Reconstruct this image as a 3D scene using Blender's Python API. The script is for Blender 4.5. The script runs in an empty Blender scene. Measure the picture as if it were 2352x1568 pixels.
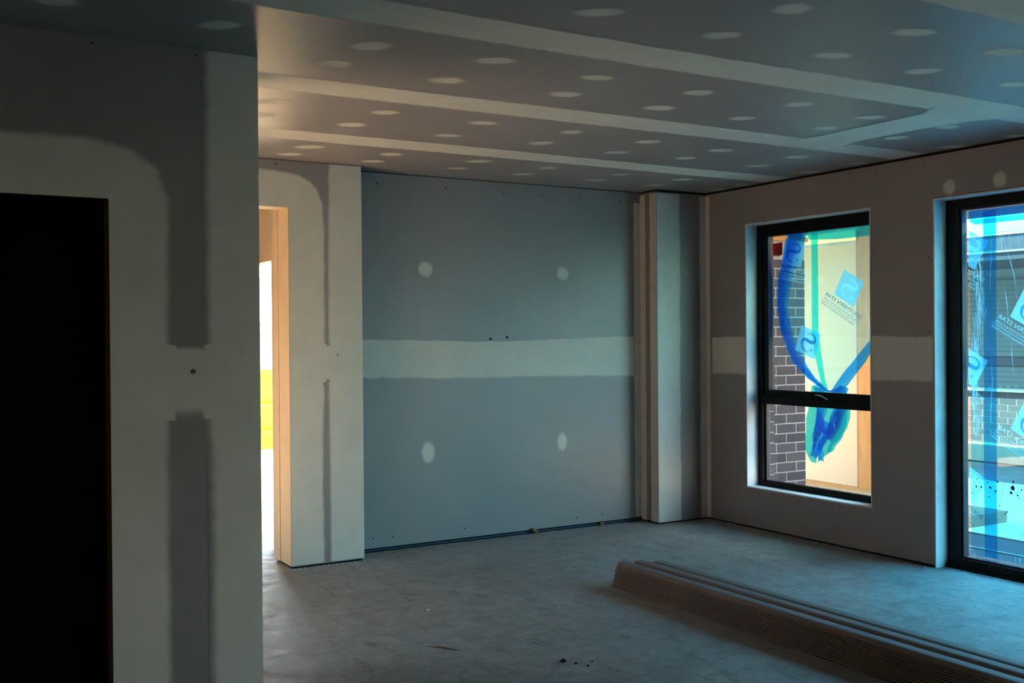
import bpy, bmesh, math, random
from mathutils import Vector, Matrix
R = random.Random(7)
sc = bpy.context.scene
COL = sc.collection
# ---------------------------------------------------------------- camera
H = 2.72
yaw, pitch, roll = math.radians(30.6295), math.radians(-0.3311), math.radians(-0.4507)
fwd = Vector((math.sin(yaw)*math.cos(pitch), math.cos(yaw)*math.cos(pitch), math.sin(pitch)))
r0 = Vector((math.cos(yaw), -math.sin(yaw), 0)); u0 = r0.cross(fwd)
rr = r0*math.cos(roll)+u0*math.sin(roll); uu = -r0*math.sin(roll)+u0*math.cos(roll)
cam = bpy.data.cameras.new('camera'); co = bpy.data.objects.new('camera', cam); COL.objects.link(co)
cam.sensor_width = 36; cam.lens = 2438.404*36/2352; cam.clip_start = 0.05; cam.clip_end = 300
m = Matrix((rr, uu, -fwd)).transposed().to_4x4(); m.translation = Vector((0, 0, 1.5445)); co.matrix_world = m
sc.camera = co
# ---------------------------------------------------------------- sky, sun, exposure
w = bpy.data.worlds.new('sky'); sc.world = w; w.use_nodes = True
nt = w.node_tree; nt.nodes.clear()
tc = nt.nodes.new('ShaderNodeTexCoord'); sp = nt.nodes.new('ShaderNodeSeparateXYZ'); rp = nt.nodes.new('ShaderNodeValToRGB')
bg = nt.nodes.new('ShaderNodeBackground'); ow = nt.nodes.new('ShaderNodeOutputWorld')
nt.links.new(tc.outputs['Generated'], sp.inputs[0]); nt.links.new(sp.outputs['Z'], rp.inputs[0])
rp.color_ramp.elements[0].color = (1.0, 0.82, 0.58, 1); rp.color_ramp.elements[1].color = (0.26, 0.70, 0.96, 1)
rp.color_ramp.elements[1].position = 0.7
el_ = rp.color_ramp.elements.new(0.22); el_.color = (0.88, 0.92, 0.95, 1)
nt.links.new(rp.outputs[0], bg.inputs[0]); nt.links.new(bg.outputs[0], ow.inputs[0])
bg.inputs[1].default_value = 12.0
sun = bpy.data.lights.new('sun', 'SUN'); sun.energy = 60.0; sun.color = (1.0, 0.70, 0.42); sun.angle = math.radians(0.6)
so = bpy.data.objects.new('sun', sun); COL.objects.link(so)
so.rotation_euler = Vector((0.90, 0.22, -1.05)).to_track_quat('-Z', 'Y').to_euler()
def portal(name, loc, sx, sy, direction):
    l = bpy.data.lights.new(name, 'AREA'); l.shape = 'RECTANGLE'; l.size = sx; l.size_y = sy
    l.cycles.is_portal = True
    o = bpy.data.objects.new(name, l); COL.objects.link(o); o.location = loc
    o.rotation_euler = Vector(direction).to_track_quat('-Z', 'Z').to_euler()
portal('sky_portal', (6.30, 5.71, 1.37), 1.3, 2.1, (-1, 0, 0))
portal('sky_portal', (6.30, 3.38, 1.21), 2.4, 2.4, (-1, 0, 0))
portal('sky_portal', (-0.45, 5.6, 1.05), 0.9, 2.1, (1, 0, 0))
portal('sky_portal', (-0.55, 7.575, 1.1), 0.75, 2.2, (1, 0, 0))
portal('sky_portal', (2.75, 8.1, 1.05), 1.0, 2.1, (-1, 0, 0))
portal('sky_portal', (6.30, -0.1, 1.4), 1.6, 2.0, (-1, 0, 0))
vs = sc.view_settings; vs.view_transform = 'Standard'; vs.look = 'None'; vs.gamma = 1; vs.use_curve_mapping = False
vs.exposure = 0.6
sc.cycles.max_bounces = 12; sc.cycles.diffuse_bounces = 7; sc.cycles.transparent_max_bounces = 24
sc.cycles.sample_clamp_indirect = 6.0; sc.cycles.caustics_reflective = False; sc.cycles.caustics_refractive = False
# ---------------------------------------------------------------- materials
def mat(name):
    m = bpy.data.materials.new(name); m.use_nodes = True; m.node_tree.nodes.clear(); return m, m.node_tree
def N(t, kind, **kw):
    n = t.nodes.new(kind)
    for k, v in kw.items():
        if k in n.inputs: n.inputs[k].default_value = v
        else: setattr(n, k, v)
    return n
def ramp(t, src, stops):
    r = t.nodes.new('ShaderNodeValToRGB'); e = r.color_ramp.elements
    while len(e) < len(stops): e.new(0.5)
    for el, (p, c) in zip(e, stops): el.position = p; el.color = (*c, 1) if len(c) == 3 else c
    t.links.new(src, r.inputs[0]); return r.outputs[0]
def mixc(t, fac, a, b, mode='MIX'):
    x = t.nodes.new('ShaderNodeMix'); x.data_type = 'RGBA'; x.blend_type = mode
    for sock, v in ((x.inputs[0], fac), (x.inputs[6], a), (x.inputs[7], b)):
        if hasattr(v, 'links'): t.links.new(v, sock)
        else: sock.default_value = v if not isinstance(v, tuple) or len(v) == 4 else (*v, 1)
    return x.outputs[2]
def noise(t, scale, detail=3, rough=0.55, vec=None, dist=0.0):
    n = N(t, 'ShaderNodeTexNoise'); n.inputs['Scale'].default_value = scale; n.inputs['Detail'].default_value = detail
    n.inputs['Roughness'].default_value = rough; n.inputs['Distortion'].default_value = dist
    if vec is not None: t.links.new(vec, n.inputs['Vector'])
    return n.outputs['Fac']
def pos(t, scale=None):
    g = t.nodes.new('ShaderNodeNewGeometry')
    if scale is None: return g.outputs['Position']
    mp = t.nodes.new('ShaderNodeMapping'); mp.inputs['Scale'].default_value = scale
    t.links.new(g.outputs['Position'], mp.inputs['Vector']); return mp.outputs[0]
def finish(t, color, rough=0.9, bump=None, bstr=0.2, bdist=0.002, spec=0.3, metal=0.0):
    b = N(t, 'ShaderNodeBsdfPrincipled'); o = N(t, 'ShaderNodeOutputMaterial')
    if hasattr(color, 'links'): t.links.new(color, b.inputs['Base Color'])
    else: b.inputs['Base Color'].default_value = (*color, 1)
    if hasattr(rough, 'links'): t.links.new(rough, b.inputs['Roughness'])
    else: b.inputs['Roughness'].default_value = rough
    b.inputs['Specular IOR Level'].default_value = spec; b.inputs['Metallic'].default_value = metal
    if bump is not None:
        bu = N(t, 'ShaderNodeBump'); bu.inputs['Strength'].default_value = bstr; bu.inputs['Distance'].default_value = bdist
        t.links.new(bump, bu.inputs['Height']); t.links.new(bu.outputs[0], b.inputs['Normal'])
    t.links.new(b.outputs[0], o.inputs[0]); return b
M = {}
def simple(name, c, rough=0.7, var=0.15, scale=8, spec=0.3, metal=0.0, bump=0.0, stretch=None):
    m, t = mat(name); n = noise(t, scale, 4, vec=pos(t, stretch))
    lo = tuple(max(0, x*(1-var)) for x in c); hi = tuple(min(1, x*(1+var)) for x in c)
    finish(t, ramp(t, n, [(0.25, lo), (0.75, hi)]), rough, n if bump else None, bump, spec=spec, metal=metal); M[name] = m; return m
# plasterboard paper with joint compound where the point attribute "fade" is 1
def plaster(name, board, comp):
    m, t = mat(name)
    at = N(t, 'ShaderNodeAttribute'); at.attribute_name = 'fade'
    n1 = noise(t, 1.3, 3, vec=pos(t)); n2 = noise(t, 40, 3, vec=pos(t)); n3 = noise(t, 5, 4, 0.6, vec=pos(t))
    bc = ramp(t, n1, [(0.3, tuple(x*0.93 for x in board)), (0.7, tuple(x*1.07 for x in board))])
    cc = ramp(t, n3, [(0.3, tuple(x*0.94 for x in comp)), (0.7, tuple(min(1, x*1.05) for x in comp))])
    # feathered edge: the fade is broken up by a fine noise as a trowel leaves it
    a = N(t, 'ShaderNodeMath', operation='MULTIPLY_ADD'); t.links.new(n2, a.inputs[0]); a.inputs[1].default_value = 0.22; a.inputs[2].default_value = -0.11
    b = N(t, 'ShaderNodeMath', operation='ADD'); t.links.new(at.outputs['Fac'], b.inputs[0]); t.links.new(a.outputs[0], b.inputs[1])
    r = N(t, 'ShaderNodeMapRange'); r.interpolation_type = 'SMOOTHSTEP'; r.inputs[1].default_value = 0.08; r.inputs[2].default_value = 0.95
    t.links.new(b.outputs[0], r.inputs[0])
    col = mixc(t, r.outputs[0], bc, cc)
    bs = finish(t, col, 0.93, n2, 0.05, spec=0.2)
    ro = N(t, 'ShaderNodeMapRange'); ro.inputs[3].default_value = 0.46; ro.inputs[4].default_value = 0.92; t.links.new(r.outputs[0], ro.inputs[0]); t.links.new(ro.outputs[0], bs.inputs['Roughness'])
    sp_ = N(t, 'ShaderNodeMapRange'); sp_.inputs[3].default_value = 0.62; sp_.inputs[4].default_value = 0.15; t.links.new(r.outputs[0], sp_.inputs[0]); t.links.new(sp_.outputs[0], bs.inputs['Specular IOR Level']); M[name] = m
BOARD, COMP = (0.232, 0.212, 0.208), (0.60, 0.565, 0.50)
plaster('plaster', BOARD, COMP)
simple('lining', (0.62, 0.62, 0.6), 0.6)
simple('dark_core', (0.012, 0.010, 0.009), 0.95)
simple('blue_pine', (0.03, 0.12, 0.20), 0.8)
simple('frame_black', (0.0035, 0.0035, 0.0045), 0.4, spec=0.15)
simple('bead_dark', (0.03, 0.022, 0.026), 0.4)
simple('chrome', (0.55, 0.6, 0.65), 0.25, metal=0.8)
simple('timber', (0.30, 0.135, 0.035), 0.7, 0.25, 3, stretch=(6, 6, 1), bump=0.2)
simple('timber_dark', (0.22, 0.10, 0.05), 0.7, 0.25, 3)
simple('porch_tile', (0.24, 0.16, 0.10), 0.8)
simple('edging', (0.35, 0.33, 0.30), 0.8)
simple('bed_soil', (0.05, 0.05, 0.065), 0.95)
simple('fascia_dark', (0.028, 0.022, 0.034), 0.6)
simple('footing', (0.30, 0.27, 0.19), 0.9)
simple('cream_panel', (0.38, 0.27, 0.18), 0.6, 0.04, 2)
simple('bounce_cloth', (0.82, 0.76, 0.66), 0.9, 0.05)
simple('cream_bounce', (0.76, 0.58, 0.38), 0.7, 0.06)  # orange bounce on plasterboard put into the colour; plain cream on door heads
simple('mortar', (0.22, 0.185, 0.17), 0.95, 0.1, 30)
simple('orange_timber', (0.42, 0.16, 0.035), 0.7, 0.2, 4)
simple('render_white', (0.78, 0.78, 0.74), 0.8)
simple('concrete_out', (0.58, 0.55, 0.50), 0.95, 0.12, 2)
simple('yard_sunwarm', (0.80, 0.62, 0.42), 0.95, 0.08, 2)  # yard concrete with the sun's warmth put into its colour
simple('gravel', (0.13, 0.11, 0.12), 0.95, 0.6, 60)
simple('dirt', (0.15, 0.135, 0.125), 0.95, 0.25, 3)
simple('roof_pale', (0.13, 0.14, 0.14), 0.6, 0.08)
simple('fascia', (0.10, 0.085, 0.12), 0.6)
simple('gutter', (0.16, 0.12, 0.10), 0.5)
simple('cladding', (0.12, 0.11, 0.10), 0.7, 0.08)
simple('yellow_paint', (0.70, 0.40, 0.012), 0.5, 0.06)
simple('orange_paint', (0.75, 0.30, 0.02), 0.6, 0.25, 20)
simple('rubble', (0.42, 0.33, 0.27), 0.95, 0.4, 30)
simple('steel_pale', (0.70, 0.70, 0.70), 0.5, 0.08)
simple('rust', (0.30, 0.12, 0.05), 0.9, 0.4, 30)
simple('crumb', (0.66, 0.64, 0.6), 0.9)
simple('dark_bit', (0.015, 0.012, 0.012), 0.9)
simple('splinter', (0.11, 0.065, 0.04), 0.85, 0.3, 30)
simple('chalk', (0.22, 0.42, 0.10), 0.9)
simple('red_card', (0.55, 0.012, 0.008), 0.5)
simple('pallet_wood', (0.34, 0.30, 0.26), 0.85, 0.2)
simple('shed_blue', (0.16, 0.18, 0.24), 0.6)
m, t = mat('brick')        # purplish grey bricks, each tinted by its own object
oi = N(t, 'ShaderNodeObjectInfo'); n = noise(t, 18, 4, vec=pos(t))
base = ramp(t, oi.outputs['Random'], [(0, (0.040, 0.030, 0.036)), (1, (0.062, 0.047, 0.054))])
finish(t, mixc(t, 0.5, base, ramp(t, n, [(0.3, (0.5, 0.5, 0.5)), (0.7, (1, 1, 1))]), 'MULTIPLY'), 0.9, n, 0.3); M['brick'] = m
m, t = mat('concrete')     # slab: mottled, scuffed, faint trowel streaks
p = pos(t); n1 = noise(t, 0.9, 5, 0.6, p, 0.6); n2 = noise(t, 9, 9, 0.72, p, 0.3); n3 = noise(t, 40, 3, 0.6, p)
n4 = noise(t, 3.0, 6, 0.75, pos(t, (3.4, 0.9, 1)), 0.5)
c = ramp(t, n1, [(0.3, (0.225, 0.195, 0.178)), (0.7, (0.325, 0.295, 0.272))])
c = mixc(t, 0.75, c, ramp(t, n2, [(0.34, (0.55, 0.54, 0.53)), (0.5, (0.95, 0.95, 0.95)), (0.66, (1.3, 1.3, 1.3))]), 'MULTIPLY')
c = mixc(t, 0.4, c, ramp(t, n4, [(0.36, (0.36, 0.30, 0.27)), (0.46, (1, 1, 1))]), 'MULTIPLY')
c = mixc(t, 0.35, c, ramp(t, n3, [(0.30, (0.45, 0.45, 0.45)), (0.42, (1, 1, 1)), (0.68, (1, 1, 1)), (0.76, (1.6, 1.6, 1.6))]), 'MULTIPLY')
n5 = noise(t, 11, 9, 0.8, pos(t, (0.55, 1.9, 1)), 0.2); n6 = noise(t, 26, 5, 0.7, pos(t, (0.8, 1.6, 1)), 0.1); n7 = noise(t, 2.2, 4, 0.6, p)
c = mixc(t, 0.8, c, ramp(t, n5, [(0.36, (0.50, 0.44, 0.41)), (0.45, (1, 1, 1)), (0.60, (1, 1, 1)), (0.70, (1.35, 1.34, 1.3))]), 'MULTIPLY')
spk = mixc(t, 1.0, ramp(t, n6, [(0.66, (0, 0, 0)), (0.74, (1, 1, 1))]), ramp(t, n7, [(0.45, (0, 0, 0)), (0.6, (1, 1, 1))]), 'MULTIPLY')
c = mixc(t, spk, c, (0.55, 0.54, 0.52))
finish(t, c, ramp(t, n2, [(0.3, (0.45,)*3), (0.7, (0.75,)*3)]), n2, 0.18, 0.004, spec=0.42); M['concrete'] = m
m, t = mat('cornice_paper')  # brownish paper face
n = noise(t, 3, 3, vec=pos(t, (1, 0.2, 1)))
finish(t, ramp(t, n, [(0.3, (0.155, 0.125, 0.115)), (0.7, (0.195, 0.155, 0.14))]), 0.6, spec=0.35); M['cornice_paper'] = m
def sheet(name, tint, ink=None, inkfac=0.1, gloss=0.06, rough=0.15, bump=None):
    m, t = mat(name); tr = N(t, 'ShaderNodeBsdfTransparent'); tr.inputs[0].default_value = (*tint, 1)
    out = tr.outputs[0]; bo = None
    if bump:
        nn = noise(t, bump[0], 4, 0.6, pos(t, bump[2]), 1.0); bu = N(t, 'ShaderNodeBump'); bu.inputs['Strength'].default_value = bump[1]; bu.inputs['Distance'].default_value = 0.02
        t.links.new(nn, bu.inputs['Height']); bo = bu.outputs[0]
    if ink:
        tl = N(t, 'ShaderNodeBsdfTranslucent'); tl.inputs[0].default_value = (*ink, 1)
        mx = N(t, 'ShaderNodeMixShader'); mx.inputs[0].default_value = inkfac
        t.links.new(out, mx.inputs[1]); t.links.new(tl.outputs[0], mx.inputs[2]); out = mx.outputs[0]
    gl = N(t, 'ShaderNodeBsdfGlossy'); gl.inputs['Roughness'].default_value = rough
    if bo is not None: t.links.new(bo, gl.inputs['Normal'])
    mx = N(t, 'ShaderNodeMixShader'); mx.inputs[0].default_value = gloss
    t.links.new(out, mx.inputs[1]); t.links.new(gl.outputs[0], mx.inputs[2])
    o = N(t, 'ShaderNodeOutputMaterial'); t.links.new(mx.outputs[0], o.inputs[0]); M[name] = m
sheet('glass', (0.93, 0.96, 0.95), None, 0, 0.05, 0.02)
sheet('film_clear', (0.48, 0.88, 0.93), (0.10, 0.55, 0.75), 0.08, 0.03, 0.2, (9, 0.5, (1, 1, 0.35)))
sheet('film_tinted', (0.23, 0.72, 0.96), (0.25, 0.7, 1.0), 0.02, 0.03, 0.2, (9, 0.5, (1, 1, 0.35)))
sheet('film_teal', (0.06, 0.80, 0.80), (0.05, 0.75, 0.8), 0.06, 0.03, 0.2)
sheet('film_teal2', (0.045, 0.56, 0.66), (0.03, 0.5, 0.7), 0.08, 0.05, 0.15, (22, 0.7, (1, 1, 0.5)))
sheet('film_blue', (0.03, 0.36, 0.90), (0.01, 0.30, 0.90), 0.07, 0.04, 0.15, (22, 0.7, (1, 1, 0.5)))
sheet('film_stripe', (0.03, 0.48, 0.80), (0.0, 0.42, 0.9), 0.03, 0.03, 0.2)
sheet('film_crease', (0.75, 0.9, 1.0), (0.65, 0.92, 1.0), 0.28, 0.08, 0.2)  # wrinkle highlights put in as pale strips over the film
sheet('film_glint', (0.5, 0.9, 1.0), (0.6, 0.95, 1.0), 0.5, 0.1, 0.2)  # glints put in as pale strips on the hanging bunch
sheet('ink', (0.20, 0.60, 0.88), (0.28, 0.70, 1.0), 0.25, 0.02, 0.3)
sheet('ink_dark', (0.05, 0.32, 0.62), (0.03, 0.35, 0.7), 0.12, 0.02, 0.3)
sheet('red_film', (0.30, 0.008, 0.004), (0.75, 0.03, 0.01), 0.35, 0.03, 0.3)
sheet('ink_pale', (0.55, 0.85, 0.95), (0.5, 0.88, 1.0), 0.28, 0.02, 0.3)
sheet('ink_white', (0.95, 0.95, 0.9), (0.9, 0.9, 0.8), 0.4, 0.02, 0.3)
# ---------------------------------------------------------------- helpers
def link(name, bm, material, parent=None, smooth=False, bevel=0.0, label=None):
    if bevel: bmesh.ops.bevel(bm, geom=list(bm.edges), offset=bevel, segments=1, affect='EDGES')
    me = bpy.data.meshes.new(name); bm.to_mesh(me); bm.free(); me.materials.append(M[material])
    if smooth:
        for p_ in me.polygons: p_.use_smooth = True
    o = bpy.data.objects.new(name, me); COL.objects.link(o)
    if parent is not None: o.parent = parent
    if label: o['label'] = label
    return o
def box(bm, x0, x1, y0, y1, z0, z1):
    v = [bm.verts.new((x, y, z)) for x in (x0, x1) for y in (y0, y1) for z in (z0, z1)]
    for f in ((0, 1, 3, 2), (4, 6, 7, 5), (0, 4, 5, 1), (2, 3, 7, 6), (0, 2, 6, 4), (1, 5, 7, 3)):
        bm.faces.new([v[i] for i in f])
def B(*boxes):
    bm = bmesh.new()
    for b in boxes: box(bm, *b)
    return bm
def empty(name, loc=(0, 0, 0)):
    o = bpy.data.objects.new(name, None); COL.objects.link(o); o.location = loc; o.empty_display_size = 0.1; return o
def tag(o, label=None, cat=None, group=None, kind=None):
    for k, v in (('label', label), ('category', cat), ('group', group), ('kind', kind)):
        if v: o[k] = v
    return o
def struct(o, label, cat=None): return tag(o, label, cat or o.name.split('_')[0].split('.')[0], None, 'structure')
def fade_mesh(name, verts, fades, faces, parent):
    me = bpy.data.meshes.new(name); me.from_pydata(verts, [], faces); me.update()
    a = me.attributes.new('fade', 'FLOAT', 'POINT')
    for i, f in enumerate(fades): a.data[i].value = f
    me.materials.append(M['plaster']); o = bpy.data.objects.new(name, me); COL.objects.link(o); o.parent = parent; return o
def plane(axis, c):   # maps (a, b) on a wall or ceiling plane to a point in space
    return {'X': lambda a, b: (c, a, b), 'Y': lambda a, b: (a, c, b), 'Z': lambda a, b: (a, b, c)}[axis]
def ribbon(name, f, outer, inner, parent, feather=0.04, jit=0.006, feather_in=0.0, solid=None):
    """joint compound between two matching paths; the outer edge (and inner, if asked) is feathered"""
    def dense(p):
        q = []
        for (a, b), (c, d) in zip(p, p[1:]):
            for k in range(6): q.append((a+(c-a)*k/6, b+(d-b)*k/6))
        return q+[p[-1]]
    o_, i_ = dense(outer), dense(inner); vs_, fd, fc = [], [], []
    for (a, b), (c, d) in zip(o_, i_):
        L = math.hypot(c-a, d-b) or 1; j = R.uniform(-jit, jit); k = min(0.45, feather/L); k2 = min(0.45, feather_in/L)
        s0 = j/L; s3 = 1-(R.uniform(-jit, jit)/L if feather_in else 0)
        for s, g in ((s0, 0.0), (s0+k, 1.0), (s3-k2, 1.0), (s3, 0.0 if feather_in else 1.0)):
            vs_.append(f(a+(c-a)*s, b+(d-b)*s)); fd.append(1.0 if solid and not solid[0] < a < solid[1] else g)
    for n_ in range(len(o_)-1):
        for k in range(3):
            a = n_*4+k; fc.append((a, a+1, a+5, a+4))
    return fade_mesh(name, vs_, fd, fc, parent)
def blob(name, f, ca, cb, ra, rb, parent, rot=0.0, pts=None):
    """one dab of compound over a screw"""
    n = 14; vs_, fd = [f(ca, cb)], [1.0]
    shape = pts or [1+R.uniform(-0.08, 0.08)+0.12*math.cos(2*(2*math.pi*k/n)+R.uniform(-.4, .4)) for k in range(n)]
    for s, g in ((0.55, 1.0), (1.08, 0.0)):
        for k in range(n):
            a = 2*math.pi*k/n; x, y = ra*s*shape[k]*math.cos(a), rb*s*shape[k]*math.sin(a)
            vs_.append(f(ca+x*math.cos(rot)-y*math.sin(rot), cb+x*math.sin(rot)+y*math.cos(rot))); fd.append(g)
    fc = [(0, 1+k, 1+(k+1) % n) for k in range(n)]+[(1+k, 1+n+k, 1+n+(k+1) % n, 1+(k+1) % n) for k in range(n)]
    return fade_mesh(name, vs_, fd, fc, parent)
def screws(name, f, pts, parent, r=0.004):
    bm = bmesh.new()
    for a, b in pts:
        vs_ = [bm.verts.new(f(a+r*math.cos(k*math.pi/3), b+r*math.sin(k*math.pi/3))) for k in range(6)]; bm.faces.new(vs_)
    return tag(link(name, bm, 'dark_core', parent), kind='stuff')
# ---------------------------------------------------------------- floor and ceiling
fl = struct(link('floor', B((-2.2, 6.06, -3.2, 7.17, -0.12, 0.0), (-0.5, 2.56, 7.17, 9.4, -0.12, 0.0)), 'concrete'), 'bare scuffed concrete slab floor of the unfinished room')
ce = struct(link('ceiling', B((-2.2, 6.06, -3.2, 4.87, H+0.01, H+0.25), (-0.45, 6.06, 4.87, 7.17, H+0.01, H+0.25), (-0.45, 2.56, 7.17, 9.4, H+0.01, H+0.25)), 'render_white'), 'grey plasterboard ceiling with pale taped joints and filler dabs')
for (y0, y1) in ((-3.2, -0.02), (-0.02, 1.18), (1.18, 2.375), (2.375, 3.565), (3.565, 4.755), (4.755, 5.965), (5.965, 7.16), (7.165, 9.3)):
    cuts = [-2.2, 5.0, 6.06] if y0 == 3.565 else [-0.4, 6.06] if y0 > 4.7 else [-2.2, 6.06]
    if y0 > 7: cuts = [-0.4, 2.45]
    for a, b in zip(cuts, cuts[1:]):
        link('plasterboard', B((a+.001, b-.001, y0+.001, y1-.001, H, H+0.0099)), 'plaster', ce)
cf = plane('Z', H-0.0008)
for y0, y1, x1 in ((3.415, 3.716, 5.92), (4.60, 4.90, 5.92), (5.81, 6.11, 5.92), (2.24, 2.51, 5.92), (1.03, 1.32, 5.92)):
    L = [(-2.0+k*(x1+2.0)/24) for k in range(25)]
    ribbon('joint_band', cf, [(x, y0+0.012*math.sin(x*1.7+y0)) for x in L], [(x, y1+0.010*math.sin(x*1.3+y1)) for x in L], ce, 0.03, 0.004, 0.03)
cf2 = plane('Z', H-0.0016)
ribbon('joint_band', cf2, [(4.73, 4.70), (4.80, 4.56), (4.81, 4.1), (4.815, 3.80), (4.72, 3.64)], [(5.24, 4.70), (5.17, 4.56), (5.19, 4.1), (5.24, 3.80), (5.36, 3.64)], ce, 0.03, 0.004, 0.03)
rows = [(-0.5, -.15), (0.7, 1.05), (1.85, 2.15), (2.77, 3.16), (3.97, 4.35), (5.15, 5.53), (6.30, 6.62)]
xs = [0.5, 1.12, 1.70, 2.26, 2.85, 3.46, 4.06, 4.65, 5.26, 5.86]
for pair in rows:
    for y in pair:
        for k, x in enumerate(xs):
            if y > 5.6 and x < 2: continue
            if x < 1.3 and 4.2 < y: continue
            if x < 1 and y < 3.5: continue
            q = blob('filler_dab', cf, x+R.uniform(-.03, .03), y+R.uniform(-.03, .03), R.uniform(.075, .105), R.uniform(.062, .085), ce, R.uniform(-.75, -.3))
# ---------------------------------------------------------------- back wall
wb = struct(link('wall_back', B((2.85, 5.93, 7.045, 7.16, 0.0, H)), 'dark_core'), 'grey plasterboard back wall with a pale taped joint at half height')
link('bottom_plate', B((2.85, 5.40, 7.038, 7.06, 0.011, 0.0165), ), 'blue_pine', wb)
link('plasterboard', B((2.8435, 5.93, 7.034, 7.045, 0.030, 1.360)), 'plaster', wb)
link('plasterboard', B((2.8435, 5.93, 7.034, 7.045, 1.361, 2.7145)), 'plaster', wb)
fb = plane('Y', 7.0332)
xsb = [2.845+k*0.28 for k in range(10)]
ribbon('joint_band', fb, [(x, 1.536-0.03*math.exp(-((x-4.0)/0.8)**2)) for x in xsb], [(x, 1.232-0.042*min(1, max(0, (x-3.0)/2))+0.006*math.sin(3*x)) for x in xsb], wb, 0.012, 0.003, 0.03)
fb2 = plane('Y', 7.0326)
ribbon('corner_band', fb2, [(5.333, z) for z in (0.04, 0.6, 1.15, 1.18, 1.54, 1.57, 2.1, 2.52, 2.63)], [(5.404, z) for z in (0.04, 0.6, 1.15, 1.18, 1.54, 1.57, 2.1, 2.52, 2.63)], wb, 0.012, 0.004)
blob('filler_dab', fb, 3.432, 2.035, 0.068, 0.075, wb); blob('filler_dab', fb, 4.635, 2.03, 0.058, 0.072, wb)
blob('filler_dab', fb, 3.44, 0.69, 0.060, 0.10, wb, 0.1); blob('filler_dab', fb, 4.62, 0.70, 0.050, 0.10, wb, -0.05)
screws('screw_heads', fb, [(3.0, .10), (3.15, .10), (3.74, .10), (4.75, .085), (5.0, .09), (5.3, .1), (3.05, 2.64), (3.6, 2.64), (4.1, 2.64), (4.45, 2.64), (4.8, 2.64), (5.2, 2.64)], wb, 0.006)
bm = bmesh.new()
for a, b in ((3.972, 1.519), (4.118, 1.531)):
    for k in range(3):
        rr_ = 0.011-0.003*k; vs_ = [bm.verts.new((a+k*0.004+rr_*R.uniform(.6, 1.2)*math.cos(j*math.pi/4), 7.0320-0.002*k, b-k*0.003+rr_*R.uniform(.7, 1.3)*math.sin(j*math.pi/4))) for j in range(8)]
        bm.faces.new(vs_)
link('torn_hole', bm, 'dark_core', wb)
# corner column at the end of the back wall
wc = struct(link('wall_corner', B((5.415, 6.06, 6.82, 7.044, 0.0, H)), 'dark_core'), 'narrow boxed-out plaster column in the far corner of the room')
link('plasterboard', B((5.404, 5.93, 6.809, 6.82, 0.012, 2.70)), 'plaster', wc)
link('plasterboard', B((5.404, 5.415, 6.821, 7.033, 0.02, 2.706)), 'plaster', wc)
fc_ = plane('Y', 6.8082)
zz = (0.014, 0.4, 0.8, 1.2, 1.6, 2.0, 2.4, 2.69)
ribbon('corner_band', fc_, [(5.655, z) for z in zz], [(5.405, z) for z in zz], wc, 0.03, 0.005)
ribbon('corner_band', fc_, [(5.845, z) for z in zz], [(5.9195, z) for z in zz], wc, 0.015, 0.004)
fs = plane('X', 5.4032)
ribbon('corner_band', fs, [(6.955, z) for z in zz], [(7.033, z) for z in zz], wc, 0.015, 0.004)
ribbon('corner_band', fs, [(6.91, z) for z in zz], [(6.81, z) for z in zz], wc, 0.015, 0.004)
# ---------------------------------------------------------------- right wall with both windows
wr = struct(empty('wall_right'), 'dark grey plasterboard right wall with two black framed windows')
X0, X1 = 5.9206, 5.932
W3a, W3b = -0.9, 0.7     # unseen fill window added behind the camera
link('wall_frame', B((5.933, 6.05, 6.335, 6.88, 0, H), (5.933, 6.05, 4.575, 5.086, 0, H), (5.933, 6.05, W3b, 2.15, 0, H), (5.933, 6.05, -3.2, W3a, 0, H),
     (5.933, 6.05, 5.086, 6.335, 0, 0.305), (5.933, 6.05, 5.086, 6.335, 2.428, H), (5.933, 6.05, 2.15, 4.575, 2.43, H), (5.933, 6.05, W3a, W3b, 2.43, H), (5.933, 6.05, W3a, W3b, 0, 0.4)), 'dark_core', wr)
segs = [(6.338, 6.809, 0.014, 1.36), (6.338, 6.809, 1.361, 2.70), (4.577, 5.084, 0.016, 1.36), (4.577, 5.084, 1.361, 2.70),
        (5.0840, 6.3380, 0.014, 0.314), (5.0840, 6.3380, 2.419, 2.70), (2.15, 4.5770, 2.421, 2.70), (W3b, 2.14, 0.014, 1.36), (W3b, 2.14, 1.361, 2.70),
        (-3.2, W3a, 0.014, 1.36), (-3.2, W3a, 1.361, 2.70), (W3a, W3b, 2.43, 2.70), (W3a, W3b, 0.014, 0.4)]
for a, b, c, d in segs: link('plasterboard', B((X0, X1, a, b, c, d)), 'plaster', wr)
fr = plane('X', X0-0.0008)
for a, b in ((6.34, 6.735), (4.585, 5.083), (W3b+.02, 2.12)):
    ys = [a+(b-a)*k/5 for k in range(6)]
    ribbon('joint_band', fr, [(y, 1.522+0.004*math.sin(9*y)) for y in ys], [(y, 1.20+0.006*math.sin(7*y)) for y in ys], wr, 0.012, 0.004, 0.03)
ribbon('corner_band', fr, [(6.755, z) for z in zz], [(6.8085, z) for z in zz], wr, 0.012, 0.004)
for px in [(4.453, 2.476), (4.096, 2.48)]:
    blob('filler_dab', fr, px[0], px[1], 0.05, 0.065, wr)
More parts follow.
